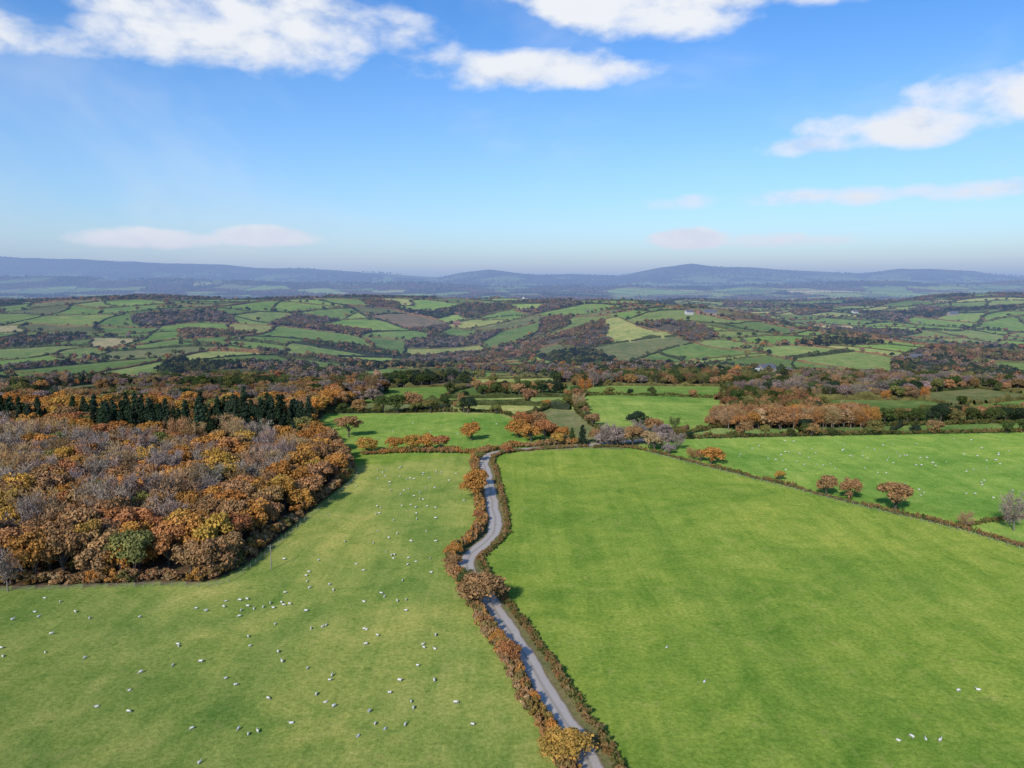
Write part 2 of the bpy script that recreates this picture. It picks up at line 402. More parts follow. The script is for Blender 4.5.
def scatter(name,x,y,scl,var,cols,coll,zoff=-.1):
    n=len(x); z=terrain(x,y)+zoff
    m=bpy.data.meshes.new(name); m.vertices.add(n); m.vertices.foreach_set('co',np.stack([x,y,z],1).ravel().astype(np.float32))
    def at(nm,t,key,data):
        a=m.attributes.new(nm,t,'POINT'); a.data.foreach_set(key,np.asarray(data).ravel())
    at('scl','FLOAT_VECTOR','vector',np.asarray(scl,np.float32))
    rot=np.zeros((n,3),np.float32); rot[:,2]=rng.uniform(0,6.28,n); at('rot','FLOAT_VECTOR','vector',rot)
    at('variant','INT','value',np.asarray(var,np.int32))
    at('tcol','FLOAT_COLOR','color',np.concatenate([np.asarray(cols),np.ones((n,1))],1).astype(np.float32))
    ob=link_obj(name,m)
    g=bpy.data.node_groups.new(name+'_gn','GeometryNodeTree')
    g.interface.new_socket('Geometry',in_out='INPUT',socket_type='NodeSocketGeometry'); g.interface.new_socket('Geometry',in_out='OUTPUT',socket_type='NodeSocketGeometry')
    gi=g.nodes.new('NodeGroupInput'); go=g.nodes.new('NodeGroupOutput'); ip=g.nodes.new('GeometryNodeInstanceOnPoints')
    ci=g.nodes.new('GeometryNodeCollectionInfo'); ci.inputs['Collection'].default_value=coll; ci.inputs['Separate Children'].default_value=True; ci.inputs['Reset Children'].default_value=True
    def na_(nm,t):
        a=g.nodes.new('GeometryNodeInputNamedAttribute'); a.data_type=t; a.inputs['Name'].default_value=nm; return [s for s in a.outputs if s.enabled and s.name=='Attribute'][0]
    e=g.nodes.new('FunctionNodeEulerToRotation'); g.links.new(na_('rot','FLOAT_VECTOR'),e.inputs[0])
    g.links.new(gi.outputs[0],ip.inputs['Points']); g.links.new(ci.outputs[0],ip.inputs['Instance']); ip.inputs['Pick Instance'].default_value=True
    g.links.new(na_('variant','INT'),ip.inputs['Instance Index']); g.links.new(e.outputs[0],ip.inputs['Rotation']); g.links.new(na_('scl','FLOAT_VECTOR'),ip.inputs['Scale'])
    g.links.new(ip.outputs[0],go.inputs[0])
    md=ob.modifiers.new('scatter','NODES'); md.node_group=g
    return ob
def pick(names,w,n,jit=.14):
    w=np.array(w,float);w/=w.sum(); k=rng.choice(len(names),n,p=w); c=np.array([COLS[a] for a in names])[k]
    return c*rng.uniform(1-jit*1.4,1+jit*1.4,(n,1))*rng.uniform(1-jit*.5,1+jit*.5,(n,3))
# --- big woodland on the left
def gridpts(x0,x1,y0,y1,s,j=.38):
    X,Y=np.meshgrid(np.arange(x0,x1,s),np.arange(y0,y1,s)); X=X.ravel()+rng.uniform(-j,j,X.size)*s; Y=Y.ravel()+rng.uniform(-j,j,Y.size)*s
    return X,Y
X,Y=gridpts(-330,-50,140,402,5.6); k=inside(X,Y,WOOD); X=X[k];Y=Y[k]
d=dist_poly(X,Y,WOOD[:11]); k=d>2.2; X=X[k];Y=Y[k];d=d[k]
n=len(X); var=rng.integers(0,5,n); cols=pick(['orange','gold','brown','rust','olive'],[3.2,1.4,4.0,1.8,.7],n); sc=rng.uniform(.8,1.2,n)
pn=fbm(X/26,Y/26,51,3)
core=((d>15+14*vnoise(X/20,Y/20,52))&(pn>.45)&(rng.random(n)<.66)&(Y<306)); var[core]=rng.integers(5,9,core.sum()); cols[core]=pick(['grey','tan','brown'],[4.4,2,1.8],core.sum(),.16)
pc=vnoise(X/22,Y/22,53)
cone=((Y>302)&(Y<354)&(X>-185)&(X<-88)&(pc>.24)&(rng.random(n)<.88))|((X<-190)&(Y>322)&(Y<362)&(pc>.40)&(rng.random(n)<.8)); var[cone]=rng.integers(9,11,cone.sum()); cols[cone]=pick(['dark'],[1],cone.sum(),.25)
edge=(d<9); lowleft=edge&(X<-75)&(Y<185); cols[lowleft]=pick(['olive','gold','brown','orange'],[1.4,2,3.4,2.6],lowleft.sum()); sc[edge]*=.95
S=np.stack([sc*rng.uniform(.88,1.12,n),sc*rng.uniform(.88,1.12,n),sc*rng.uniform(.92,1.22,n)],1); S[cone]*=rng.uniform(.8,1.15,(cone.sum(),1))
scatter('autumn_woodland',X,Y,S,var,cols,C_wood,-1.0)
wb=catmull(WOOD[1:11],.9); wx=wb[:,0]+rng.normal(0,.7,len(wb))-1.6; wy=wb[:,1]+rng.normal(0,.7,len(wb))+1.6
s=rng.uniform(.7,1.9,len(wx)); scatter('woodland_edge_scrub',wx,wy,np.stack([s,s,s],1),rng.integers(0,4,len(wx)),pick(['brown','olive','orange','tan'],[4,1.5,2,2],len(wx))*.9,C_bush)
# --- leafy hedges near
def hedge(name,pl,hgt,wid,names,w,step=.8,drop=.03,mul=1.0):
    p=catmull(pl,step) if len(pl)<60 else np.array(pl); n=len(p)
    xs=[];ys=[];
    for r_ in (-.5,.5):
        q_=offset(p,r_*wid*.5); xs.append(q_[:,0]+rng.normal(0,.2,n)); ys.append(q_[:,1]+rng.normal(0,.2,n))
    x=np.concatenate(xs);y=np.concatenate(ys); k=rng.random(len(x))>drop; x=x[k];y=y[k]; n=len(x)
    hh=hgt/2.0*(.6+.85*vnoise(x/6,y/6,61))*rng.uniform(.8,1.22,n); ww=wid/2.3*rng.uniform(.7,1.25,n)
    c=pick(names,w,n,.16); f=(vnoise(x/8,y/8,63)>.5)[:,None]; c=np.where(f,c*.6+np.array(COLS[names[0]])*.4,c*.6+np.array(COLS[names[1]])*.4)*mul
    return scatter(name,x,y,np.stack([ww,ww,hh],1),rng.integers(0,4,n),c,C_bush,-.05)
rp=catmull(ROAD,.8)
last=int(np.argmax(rp[:,0]>30)) 
hedge('lane_hedge',[tuple(a) for a in offset(rp[:last],-3.8)],2.3,2.0,['orange','brown','olive','green','tan'],[2,3,1.6,.8,2.4],mul=1.0)
hedge('lane_hedge',[tuple(a) for a in offset(rp[:last],3.4)],1.4,1.2,['olive','brown','rust','green','tan'],[3,3,1,2,1],mul=.9)
hedge('field_hedge',RHEDGE,1.4,1.1,['brown','olive','rust','green','tan'],[3,3,1,2,1],mul=.8)
hedge('field_hedge',RHEDGE2,1.3,1.0,['brown','olive'],[1,2],mul=.8)
hedge('field_hedge',[(-58,288),(-40,291),(-20,290),(-13,289)],2.4,1.8,['orange','brown','olive'],[1,2,1])
hedge('field_hedge',[(-98,392),(-60,395),(-8,392),(6,350),(16,325)],2.4,1.8,['green','olive','brown'],[2,2,1],1.2,.03,.8)
hedge('field_hedge',[(75,318),(140,326),(229,334),(330,345)],2.4,1.8,['green','olive','brown'],[2,2,2],1.2,.03,.8)
hedge('field_hedge',[(75,318),(60,325),(38,352),(45,470),(135,440),(92,345),(60,325)],2.2,1.8,['green','olive','brown'],[2,2,1],1.3,.03,.8)
hedge('field_hedge',[(92,345),(115,352),(180,352),(260,362)],2.2,1.8,['green','olive','brown'],[2,2,1],1.3,.03,.8)
# --- individually placed trees
PM={}
def tree_obj(name,x,y,h,wide,colr,kind='oak',v=0):
    src={'oak':oaks,'bare':bares,'con':cons}[kind][v%{'oak':5,'bare':4,'con':2}[kind]]; key=(src.name,colr)
    if key not in PM:
        m=src.copy(); m.materials[1]=M_leaf[colr]; PM[key]=m
    o=link_obj(name,PM[key]); hh={'oak':10,'bare':11,'con':14}[kind]; ww={'oak':9.4,'bare':8.4,'con':6}[kind]
    o.location=(x,y,tz(x,y)-.4); o.scale=(wide/ww,wide/ww,h/hh); o.rotation_euler=(0,0,R.uniform(0,6.28)); return o
T=[('oak_tree',-70.5,322,10.5,12,'brown'),('oak_tree',-57,292,7,9,'gold'),('oak_tree',-46,293,7,8,'orange'),('oak_tree',-40,294,7.5,8,'gold'),('oak_tree',-34,294,8,9,'orange'),('oak_tree',-28,293,7.5,8,'rust'),
('oak_tree',-17,315,9,9,'orange'),('oak_tree',-23,393,10,11,'dark'),('oak_tree',-60,394,11,12,'green'),('oak_tree',-53,397,12,13,'brown'),('oak_tree',-68,396,10,10,'green'),
('oak_tree',43,303,9,9,'grey'),('oak_tree',49,302,10,9,'brown'),('oak_tree',57,338,10,11,'dark'),('oak_tree',62,325,9,10,'brown'),('oak_tree',55,300,8,7,'tan'),
('oak_tree',73,272,7.5,9,'orange'),('oak_tree',90,249,4,4,'gold'),('oak_tree',98,230,7.5,7,'brown'),('oak_tree',103.5,226,7.5,7.5,'brown'),('oak_tree',111,213.5,9.5,11.5,'brown'),
('oak_tree',-11.6,226,10,8,'orange'),('oak_tree',-10.5,240,7,6,'orange'),('oak_tree',-6.2,147,8.2,10.5,'brown'),('hawthorn_bush',-9.8,158,4.6,5,'green'),('hawthorn_bush',-8,153,4,4,'olive'),
('hawthorn_bush',-.4,124,5,4.2,'rust'),('hawthorn_bush',-2.5,131,3.5,3.5,'orange'),('oak_tree',7.4,97.3,4.8,8.0,'gold'),('oak_tree',8,312,8,10,'orange'),('oak_tree',14,318,9,10,'rust'),('oak_tree',3,322,9,11,'orange'),
('oak_tree',19,306,6,7,'gold'),('oak_tree',35,309,7,7,'brown'),('oak_tree',12,345,9,9,'brown'),('hawthorn_bush',-12,278,4,5,'olive'),('hawthorn_bush',-2,290,4,5,'rust'),('hawthorn_bush',-14,176,4.2,5,'orange'),('hawthorn_bush',-13.5,170,3.6,4,'brown'),('hawthorn_bush',-9.5,205,3.6,4,'rust')]
for k,t in enumerate(T): tree_obj(*t,kind='oak',v=k)
for t in [('fir_tree',29,306,9,5,'dark'),('fir_tree',25,310,7,4,'green')]: tree_obj(*t,kind='con')
for k,t in enumerate([('bare_ash_tree',134,196,11,6.5,'grey'),('bare_ash_tree',123,199,5,4,'tan'),('bare_ash_tree',-108,155.5,12,6,'grey'),('bare_ash_tree',39,304,10,8,'grey'),('bare_ash_tree',65,296,8,7,'grey')]): tree_obj(*t,kind='bare',v=k)
# --- plantation + other middle distance tree belts
xs=[];ys=[];vs=[];cs=[];ss=[]
def belt(poly,step,names,w,kinds,s0=.9,s1=1.2):
    P_=np.array(poly); X,Y=gridpts(P_[:,0].min(),P_[:,0].max(),P_[:,1].min(),P_[:,1].max(),step); k=inside(X,Y,poly); X=X[k];Y=Y[k]; n=len(X)
    xs.append(X);ys.append(Y);vs.append(rng.choice(kinds,n));cs.append(pick(names,w,n)); s=rng.uniform(s0,s1,n); ss.append(s)
belt([(98,338),(170,346),(172,362),(96,356)],3.6,['rust','tan','brown','orange'],[1,1.4,3.4,1],[0,1,2,5,6,7],.85,1.15)
belt([(175,352),(270,362),(275,378),(180,368)],6,['green','brown','olive','dark'],[3,2,2,2],[0,1,2,3,4],.7,1.0)
belt([(-135,398),(-100,394),(-85,430),(-130,440)],6,['brown','rust','orange'],[3,1,2],[0,1,2,3,4])
belt([(-330,405),(-150,400),(-140,425),(-330,435)],6.5,['brown','olive','grey','dark'],[3,1,2,1],[0,1,2,3,4,5,6,7])
belt([(-20,470),(30,480),(35,500),(-25,492)],6.5,['green','olive','brown','dark'],[3,2,2,2],[0,1,2,3,4],.7,1.0)
belt([(150,455),(260,470),(265,490),(150,472)],6.5,['green','grey','brown','dark'],[2,2,2,2],[0,1,2,3,4,6],.7,1.1)
def line_trees(pl,sp,names,w,s0=.5,s1=1.0,kinds=(0,1,2,3,4)):
    p=catmull(pl,sp); k=rng.random(len(p))<.6; p=p[k]; n=len(p); xs.append(p[:,0]+rng.normal(0,1,n)); ys.append(p[:,1]+rng.normal(0,1,n)); vs.append(rng.choice(kinds,n)); cs.append(pick(names,w,n)); ss.append(rng.uniform(s0,s1,n))
line_trees([(-98,392),(-60,395),(-8,392)],8,['green','brown','olive'],[2,2,2])
line_trees([(6,350),(16,325),(25,312)],5,['orange','rust','brown'],[2,2,2],.6,.95)
line_trees([(75,318),(140,326),(229,334),(330,345)],9,['green','brown','olive','dark'],[2,2,2,1],.4,.9)
line_trees([(38,352),(45,470),(135,440),(92,345)],10,['green','brown','olive','dark'],[2,2,2,1],.4,.9)
line_trees([(30,304),(46,306),(58,296),(70,276)],4.5,['brown','grey','olive','tan'],[3,2,2,1],.5,.95,(0,1,2,5,6,7))
line_trees([(42,308),(56,316),(66,322)],4,['brown','grey','olive','green'],[2,1.4,2,1],.6,.95,(0,1,2,5))
fx=[];fy=[];fs=[];fc=[]
VH=[];FH=[];CH=[]
for (a,b,lev) in segs:
    a=np.array(a);b=np.array(b);L=np.linalg.norm(b-a); ym=(a[1]+b[1])/2
    st=4.0 if ym<1300 else (7 if ym<3000 else 20)
    n=max(2,int(L/st)); t=np.linspace(0,1,n+1); u=a[0]+(b[0]-a[0])*t; v=a[1]+(b[1]-a[1])*t
    x,y=unwarp(u,v); ex=excluded(x,y)|(np.abs(x)>.80*y+90)
    d=np.gradient(np.stack([x,y],1),axis=0); d/=np.linalg.norm(d,axis=1)[:,None]+1e-9; nn=np.stack([d[:,1],-d[:,0]],1)
    z=terrain(x,y); hb=R.uniform(1.4,2.8)
    if R.random()<.15: hb*=1.6
    cA=np.array(COLS[R.choice(['green','olive','brown','green','dark','olive'])])*.6+np.array([.015,.015,.008])
    hgt=hb*(.7+.7*vnoise(x/9,y/9,71))+ (rng.random(len(x))<.14)*rng.uniform(1,3,len(x)); wd=hb*.5*(.8+.5*rng.random(len(x)))+(.5 if ym>900 else 0)
    base=len(VH)
    gap=rng.random(len(x))<.04
    for k in range(len(x)):
        w=wd[k]; h_=hgt[k]; jx=rng.normal(0,.4)
        for (o_,hh) in ((-1,-.3),(-.9,.65),(0,1),(.9,.62),(1,-.3)):
            VH.append((x[k]+nn[k,0]*(w*o_+jx),y[k]+nn[k,1]*(w*o_+jx),z[k]+h_*hh*(.9+.2*R.random()) if hh>0 else z[k]-.4)); 
            CH.append(cA*(.7+.6*R.random()))
        if k>0 and not ex[k] and not ex[k-1] and not gap[k]:
            for s_ in range(4):
                q0=base+(k-1)*5+s_; FH.append((q0,q0+1,q0+6,q0+5))
    dens=R.choice([.08,.15,.25,.4,.75])*st/4 if ym<3000 else .5
    for k in range(len(x)):
        if ex[k]: continue
        if R.random()<dens*(1.0 if vnoise(x[k]/120,y[k]/120,81)>.42 else .35):
            fx.append(x[k]+R.gauss(0,2.8));fy.append(y[k]+R.gauss(0,2.8));fs.append(R.choice([R.uniform(.35,.7),R.uniform(.6,1.2)])*(1.25 if ym>3000 else 1))
def polypts(poly,step):
    P_=np.array(poly); X,Y=gridpts(P_[:,0].min(),P_[:,0].max(),P_[:,1].min(),P_[:,1].max(),step); k=inside(X,Y,poly); return unwarp(X[k],Y[k])
wx=[];wy=[];ws=[];wc=[]
for t,c,p in leaves:
    if t!='wood': continue
    ym=np.mean([q_[1] for q_ in p]); xm=np.mean([q_[0] for q_ in p])
    if abs(xm)>.85*ym+60: continue
    st=6.5 if ym<1500 else (8.5 if ym<3000 else 17)
    X,Y=polypts(p,st); k=(~excluded(X,Y))&(rng.random(len(X))<.93)&(fbm(X/45,Y/45,93,2)>.33); X=X[k];Y=Y[k]; n=len(X)
    if n==0: continue
    tp=R.choice([['grey','brown','olive'],['brown','olive','tan'],['dark','green','olive'],['grey','tan','green'],['green','brown','olive'],['green','grey','brown']])
    wx.append(X);wy.append(Y);ws.append(rng.uniform(.7,1.2,n)*(1.0 if ym<3000 else 1.6));wc.append(pick(tp,[3,2,2],n,.2)*.78)
wx=np.concatenate(wx);wy=np.concatenate(wy);ws=np.concatenate(ws);wc=np.concatenate(wc)
X,Y=gridpts(-7500,7500,6500,10500,75); k=(fbm(X/420,Y/520,91,3)>.50)&(np.abs(X)<.8*Y); X=X[k];Y=Y[k]
wx=np.append(wx,X);wy=np.append(wy,Y);ws=np.append(ws,rng.uniform(2.0,3.4,len(X)));wc=np.concatenate([wc,pick(['green','brown','olive'],[3,1,2],len(X))*.75])
fx=np.array(fx);fy=np.array(fy);fs=np.array(fs); fc=pick(['green','brown','olive','rust','orange','grey','tan','dark'],[4,2.8,4,.6,1.1,1.4,.8,2.6],len(fx),.2)
ax=np.concatenate([wx,fx]);ay=np.concatenate([wy,fy]);as_=np.concatenate([ws,fs]);ac=np.concatenate([wc,fc])
nearm=ay<620
xs.append(ax[nearm]);ys.append(ay[nearm]);ss.append(as_[nearm]*.95);vs.append(rng.choice([0,1,2,3,4,5,6],nearm.sum()));cs.append(ac[nearm])
X=np.concatenate(xs);Y=np.concatenate(ys);s=np.concatenate(ss)
scatter('valley_trees',X,Y,np.stack([s,s,s*rng.uniform(.85,1.1,len(s))],1),np.concatenate(vs),np.concatenate(cs),C_wood,-.6)
ax=ax[~nearm];ay=ay[~nearm];as_=as_[~nearm];ac=ac[~nearm]
scatter('distant_trees',ax,ay,np.stack([as_*1.05,as_*1.05,as_],1),rng.integers(0,4,len(ax)),ac*.82,C_far,-.8)
print('COUNTS segs',len(segs),'leaves',len(leaves),'far trees',len(ax),'valley',len(X),'hedge faces',len(FH))
m=bpy.data.meshes.new('distant_hedgerows'); m.from_pydata(VH,[],FH); 
a=m.attributes.new('hcol','FLOAT_COLOR','POINT'); a.data.foreach_set('color',np.concatenate([np.array(CH),np.ones((len(CH),1))],1).ravel().astype(np.float32))
mh,nt=new_mat('hedgerow'); a=N(nt,'ShaderNodeAttribute',attribute_name='hcol'); g=N(nt,'ShaderNodeNewGeometry')
c=mixc(nt,1.0,a.outputs['Color'],ramp(nt,noise(nt,g.outputs['Position'],.6,2,.7),[(.25,(.45,.5,.45)),(.75,(1.6,1.45,1.4))]),'MULTIPLY')
b=N(nt,'ShaderNodeBsdfDiffuse'); nt.links.new(c,b.inputs[0]); o=N(nt,'ShaderNodeOutputMaterial'); nt.links.new(b.outputs[0],o.inputs[0])
m.materials.append(mh); m.update(); link_obj('distant_hedgerows',m)
# ------------------------------------------------------------------ houses
def house(name,x,y,rot,L,Wd,Hh,wall,roof):
    e=bpy.data.objects.new(name,None); scene.collection.objects.link(e); e.location=(x,y,tz(x,y)-.2); e.rotation_euler=(0,0,rot)
    def part(nm,V,F,mat):
        m=bpy.data.meshes.new(nm); m.from_pydata(V,[],F); m.materials.append(mat); m.update(); o=link_obj(nm,m); o.parent=e; return o
    l=L/2;w=Wd/2;rh=Wd*.42
    part('walls',[(-l,-w,-1.5),(l,-w,-1.5),(l,w,-1.5),(-l,w,-1.5),(-l,-w,Hh),(l,-w,Hh),(l,w,Hh),(-l,w,Hh),(-l,0,Hh+rh),(l,0,Hh+rh)],[(0,1,5,4),(2,3,7,6),(1,2,6,9,5),(3,0,4,8,7)],wall)
    V=[];F=[]
    for sgn in (-1,1):
        b_=len(V); V+=[(-l-.4,sgn*(w+.5),Hh-.35),(l+.4,sgn*(w+.5),Hh-.35),(l+.4,0,Hh+rh+.08),(-l-.4,0,Hh+rh+.08),(-l-.4,sgn*(w+.5),Hh-.15),(l+.4,sgn*(w+.5),Hh-.15),(l+.4,0,Hh+rh+.28),(-l-.4,0,Hh+rh+.28)]
        F+=[(b_,b_+1,b_+2,b_+3),(b_+4,b_+5,b_+6,b_+7),(b_,b_+1,b_+5,b_+4),(b_+1,b_+2,b_+6,b_+5),(b_,b_+3,b_+7,b_+4)]
    part('roof',V,F,roof)
    def boxes(nm,bs,mat):
        V=[];F=[]
        for (x0,x1,y0,y1,z0,z1) in bs:
            b_=len(V); V+=[(x0,y0,z0),(x1,y0,z0),(x1,y1,z0),(x0,y1,z0),(x0,y0,z1),(x1,y0,z1),(x1,y1,z1),(x0,y1,z1)]
            F+=[tuple(b_+k for k in f) for f in ((3,2,1,0),(4,5,6,7),(0,1,5,4),(1,2,6,5),(2,3,7,6),(3,0,4,7))]
        part(nm,V,F,mat)
    wn=[]
    for sgn in (-1,1):
        yy=(sgn*w-.03,sgn*w+.03)
        for zz in ([1.0,3.4] if Hh>4 else [1.0]):
            k=-l+1.4
            while k<l-1.2:
                if not(sgn<0 and zz==1.0 and abs(k+.5)<1.2): wn.append((k,k+1.1,yy[0],yy[1],zz,zz+1.15))
                k+=2.6
    boxes('windows',wn,M_glass); boxes('door',[(-.5,.5,-w-.04,-w+.04,0.2,2.3)],M_door)
    boxes('chimney',[(l-1.1,l-.3,-.4,.4,Hh+rh-.8,Hh+rh+1.4)],M_brick)
M_glass=plain('window_glass',(.03,.035,.04),.15); M_door=plain('door_paint',(.05,.09,.07)); M_brick=plain('brick',(.28,.13,.08),.9,6)
M_white=plain('whitewash',(.66,.63,.58),.9,1,.06); M_stone=plain('stone_wall',(.34,.29,.23),.9,2); M_slate=plain('slate_roof',(.12,.12,.135),.6,4); M_tile=plain('tile_roof',(.26,.13,.08),.8,4)
HS=[('white_cottage',330,812,.2,14,7,4.6,M_white,M_slate),('stone_farmhouse',300,820,1.2,12,7,5,M_stone,M_slate),('white_cottage',268,835,.4,11,6,4.6,M_white,M_slate),('farm_barn',285,845,.5,20,9,4,M_stone,M_slate),
('white_cottage',330,1420,.3,14,8,5,M_white,M_slate),('brick_house',352,1435,1.0,13,8,5,M_brick,M_tile),('farm_barn',375,1445,.2,24,11,4.5,M_stone,M_slate),('brick_house',-120,1650,.2,14,8,5,M_brick,M_tile),('white_cottage',150,1900,.5,14,8,5,M_white,M_slate),
('white_cottage',480,930,.1,13,7,4.6,M_white,M_slate),('farm_barn',505,945,.3,20,10,4.5,M_stone,M_slate),('white_cottage',-500,2100,.3,15,8,5,M_white,M_slate),('farm_barn',-470,2110,.1,24,12,5,M_stone,M_slate),('white_cottage',900,2000,.3,15,8,5,M_white,M_slate),
('white_cottage',620,1250,.6,14,7,5,M_white,M_slate),('brick_house',420,720,.6,13,7,5,M_brick,M_tile),('farm_barn',1100,1900,.3,26,12,5,M_stone,M_slate),('white_cottage',-900,2300,.3,16,8,5,M_white,M_slate),('white_cottage',40,2300,.8,16,8,5,M_white,M_slate),('brick_house',-5,1320,.8,14,8,5,M_brick,M_tile)]
for h_ in HS: house(*h_)
# ------------------------------------------------------------------ fence + poles
M_wood=plain('weathered_wood',(.26,.23,.19),.9,5)
def fence(name,pl,sp=2.6,h=1.15):
    p=catmull(pl,sp); V=[];F=[];Mi=[]
    for a in p: loft([(a[0],a[1],tz(*a)-.2),(a[0],a[1],tz(*a)+h)],[.06,.055],5,V,F,Mi,0)
    for hh in (.35,.7,1.0):
        for k in range(len(p)-1):
            a=p[k];b=p[k+1]; loft([(a[0],a[1],tz(*a)+hh),(b[0],b[1],tz(*b)+hh)],[.018,.018],3,V,F,Mi,0,False)
    m=bpy.data.meshes.new(name); m.from_pydata(V,[],F); m.materials.append(M_wood); link_obj(name,m)
fence('post_and_wire_fence',[(x+1.8,y-1.8) for x,y in WOOD[1:11]])
fence('post_and_wire_fence',[(x-1.6,y-1.2) for x,y in RHEDGE[2:9]])
def pole(x,y,h):
    V=[];F=[];Mi=[]; loft([(0,0,-.5),(0,0,h*.5),(0,0,h)],[.12,.10,.08],8,V,F,Mi,0)
    loft([(-.7,0,h-.4),(.7,0,h-.4)],[.05,.05],4,V,F,Mi,0)
    for s_ in (-.6,0,.6): loft([(s_,0,h-.35),(s_,0,h-.15)],[.04,.025],6,V,F,Mi,0)
    m=bpy.data.meshes.new('utility_pole'); m.from_pydata(V,[],F); m.materials.append(M_wood); o=link_obj('utility_pole',m); o.location=(x,y,tz(x,y)); o.rotation_euler=(0,0,.6)
pole(-55.5,168,6)
# ------------------------------------------------------------------ sheep
M_wool=plain('wool',(.68,.64,.56),.95,9,.12); M_face=plain('sheep_face',(.45,.41,.35),.8)
def sheep_mesh(name,pose):
    V=[];F=[];Mi=[]; dz={'graze':0,'stand':0,'lie':-.42}[pose]; z=.72+dz
    loft([(-.62,0,z-.02),(-.56,0,z),(-.35,0,z+.02),(0,0,z-.02),(.3,0,z),(.48,0,z+.03),(.58,0,z+.04)],[(.08,.1),(.24,.2),(.31,.26),(.33,.29),(.31,.25),(.24,.18),(.12,.1)],10,V,F,Mi,0)
    if pose=='graze': nk=[(.42,0,z+.05),(.66,0,z-.08),(.82,0,z-.34),(.88,0,z-.46),(.98,0,z-.62)]
    else: nk=[(.42,0,z+.1),(.58,0,z+.28),(.68,0,z+.42),(.78,0,z+.42),(.95,0,z+.33)]
    loft(nk,[(.19,.15),(.14,.12),(.10,.09),(.10,.08),(.045,.045)],8,V,F,Mi,1)
    hp=Vector(nk[3])
    for s_ in (-1,1): loft([tuple(hp+Vector((-.05,.07*s_,.04))),tuple(hp+Vector((-.09,.2*s_,.02)))],[.035,.012],5,V,F,Mi,1)
    loft([(-.6,0,z+.08),(-.7,0,z-.05),(-.7,0,z-.22)],[.06,.05,.03],5,V,F,Mi,0)
    if pose!='lie':
        for sy in (-.15,.15):
            q=R.uniform(-.06,.06)
            loft([(-.42,sy,z-.12),(-.36+q,sy,z-.32),(-.47+q,sy,.28),(-.43+q,sy,.04),(-.40+q,sy,0)],[.13,.085,.045,.035,.045],6,V,F,Mi,1)
            q=R.uniform(-.06,.06)
            loft([(.36,sy,z-.12),(.35+q,sy,z-.3),(.37+q,sy,.3),(.36+q,sy,.05),(.39+q,sy,0)],[.11,.07,.045,.035,.045],6,V,F,Mi,1)
    else:
        for sy in (-.2,.2):
            loft([(.3,sy,.12),(.5,sy,.08),(.36,sy*1.1,.04)],[.08,.05,.04],6,V,F,Mi,1); loft([(-.35,sy,.15),(-.1,sy*1.2,.1),(-.3,sy*1.3,.04)],[.1,.06,.04],6,V,F,Mi,1)
    m=bpy.data.meshes.new(name); m.from_pydata(V,[],F); m.materials.append(M_wool); m.materials.append(M_face); m.polygons.foreach_set('material_index',Mi); m.polygons.foreach_set('use_smooth',[True]*len(F)); m.update(); return m
SM=[sheep_mesh('sheep_grazing','graze'),sheep_mesh('sheep_grazing_b','graze'),sheep_mesh('sheep_standing','stand'),sheep_mesh('sheep_lying','lie')]
def sheep(x,y):
    o=link_obj('sheep',R.choice(SM)); s_=R.uniform(.44,.58); o.location=(x,y,tz(x,y)-.01); o.scale=(s_,s_,s_); o.rotation_euler=(0,0,R.uniform(0,6.28))
LFs=[(-300,80)]+[(x+4,y-4) for x,y in WOOD[1:10]]+[(-16,284),(-14,256),(-13,235),(-18,174),(-14,155),(2,100),(8,80)]
def cluster(cx,cy,sx_,sy_,n,poly):
    k=0;tr=0
    while k<n and tr<n*30:
        tr+=1; x=R.gauss(cx,sx_);y=R.gauss(cy,sy_)
        if bool(inside(np.array([x]),np.array([y]),poly)[0]): sheep(x,y);k+=1
for c_ in [(-88,140,14,8,9),(-54,146,7,4,14),(-48,128,9,7,10),(-62,108,18,8,13),(-30,112,14,10,14),(-18,128,9,9,9),(-32,170,12,15,20),(-30,205,9,18,24),(-26,240,9,16,24),(-75,118,16,10,7),(-12,108,6,6,6),(-36,152,12,6,10),(-45,265,6,12,8)]: cluster(*c_,LFs)
RFs=[(62,300),(78,272),(95,248),(115,222),(135,210),(400,212),(400,340),(90,312)]
for c_ in [(120,290,22,12,30),(165,270,25,16,34),(150,235,18,10,16),(215,300,30,15,24),(100,270,8,10,8)]: cluster(*c_,RFs)
LMs=[(-60,300),(-14,298),(5,320),(-15,380),(-85,380)]
cluster(-40,340,25,25,14,LMs)
for x,y in [(31.8,118),(55.6,101.7),(57.9,102.4),(59.7,102),(61.5,101.5),(72,115),(75.5,115.5),(28,130)]: sheep(x,y)
# ------------------------------------------------------------------ haze (absorbing layer over the valley, scattered airlight put in as emission)
m=bpy.data.meshes.new('atmospheric_haze'); s_=29000; V=[(a*s_,b,c_) for c_ in (-150,470) for a,b in ((-1,520),(1,520),(1,s_),(-1,s_))]
m.from_pydata(V,[],[(3,2,1,0),(4,5,6,7),(0,1,5,4),(1,2,6,5),(2,3,7,6),(3,0,4,7)])
mz,nt=new_mat('haze'); ab=N(nt,'ShaderNodeVolumeAbsorption'); em=N(nt,'ShaderNodeEmission')
SG=np.array([.95e-4,1.1e-4,1.4e-4]); dens=4e-4
ab.inputs['Color'].default_value=(*[float(1-g/dens) for g in SG],1); ab.inputs['Density'].default_value=dens
HC=np.array([.30,.42,.66]); E=SG*HC; em.inputs['Color'].default_value=(*[float(v) for v in E/E.max()],1); em.inputs['Strength'].default_value=float(E.max())
ad=N(nt,'ShaderNodeAddShader'); nt.links.new(ab.outputs[0],ad.inputs[0]); nt.links.new(em.outputs[0],ad.inputs[1])
o=N(nt,'ShaderNodeOutputMaterial'); nt.links.new(ad.outputs[0],o.inputs['Volume']); m.materials.append(mz); link_obj('atmospheric_haze',m)
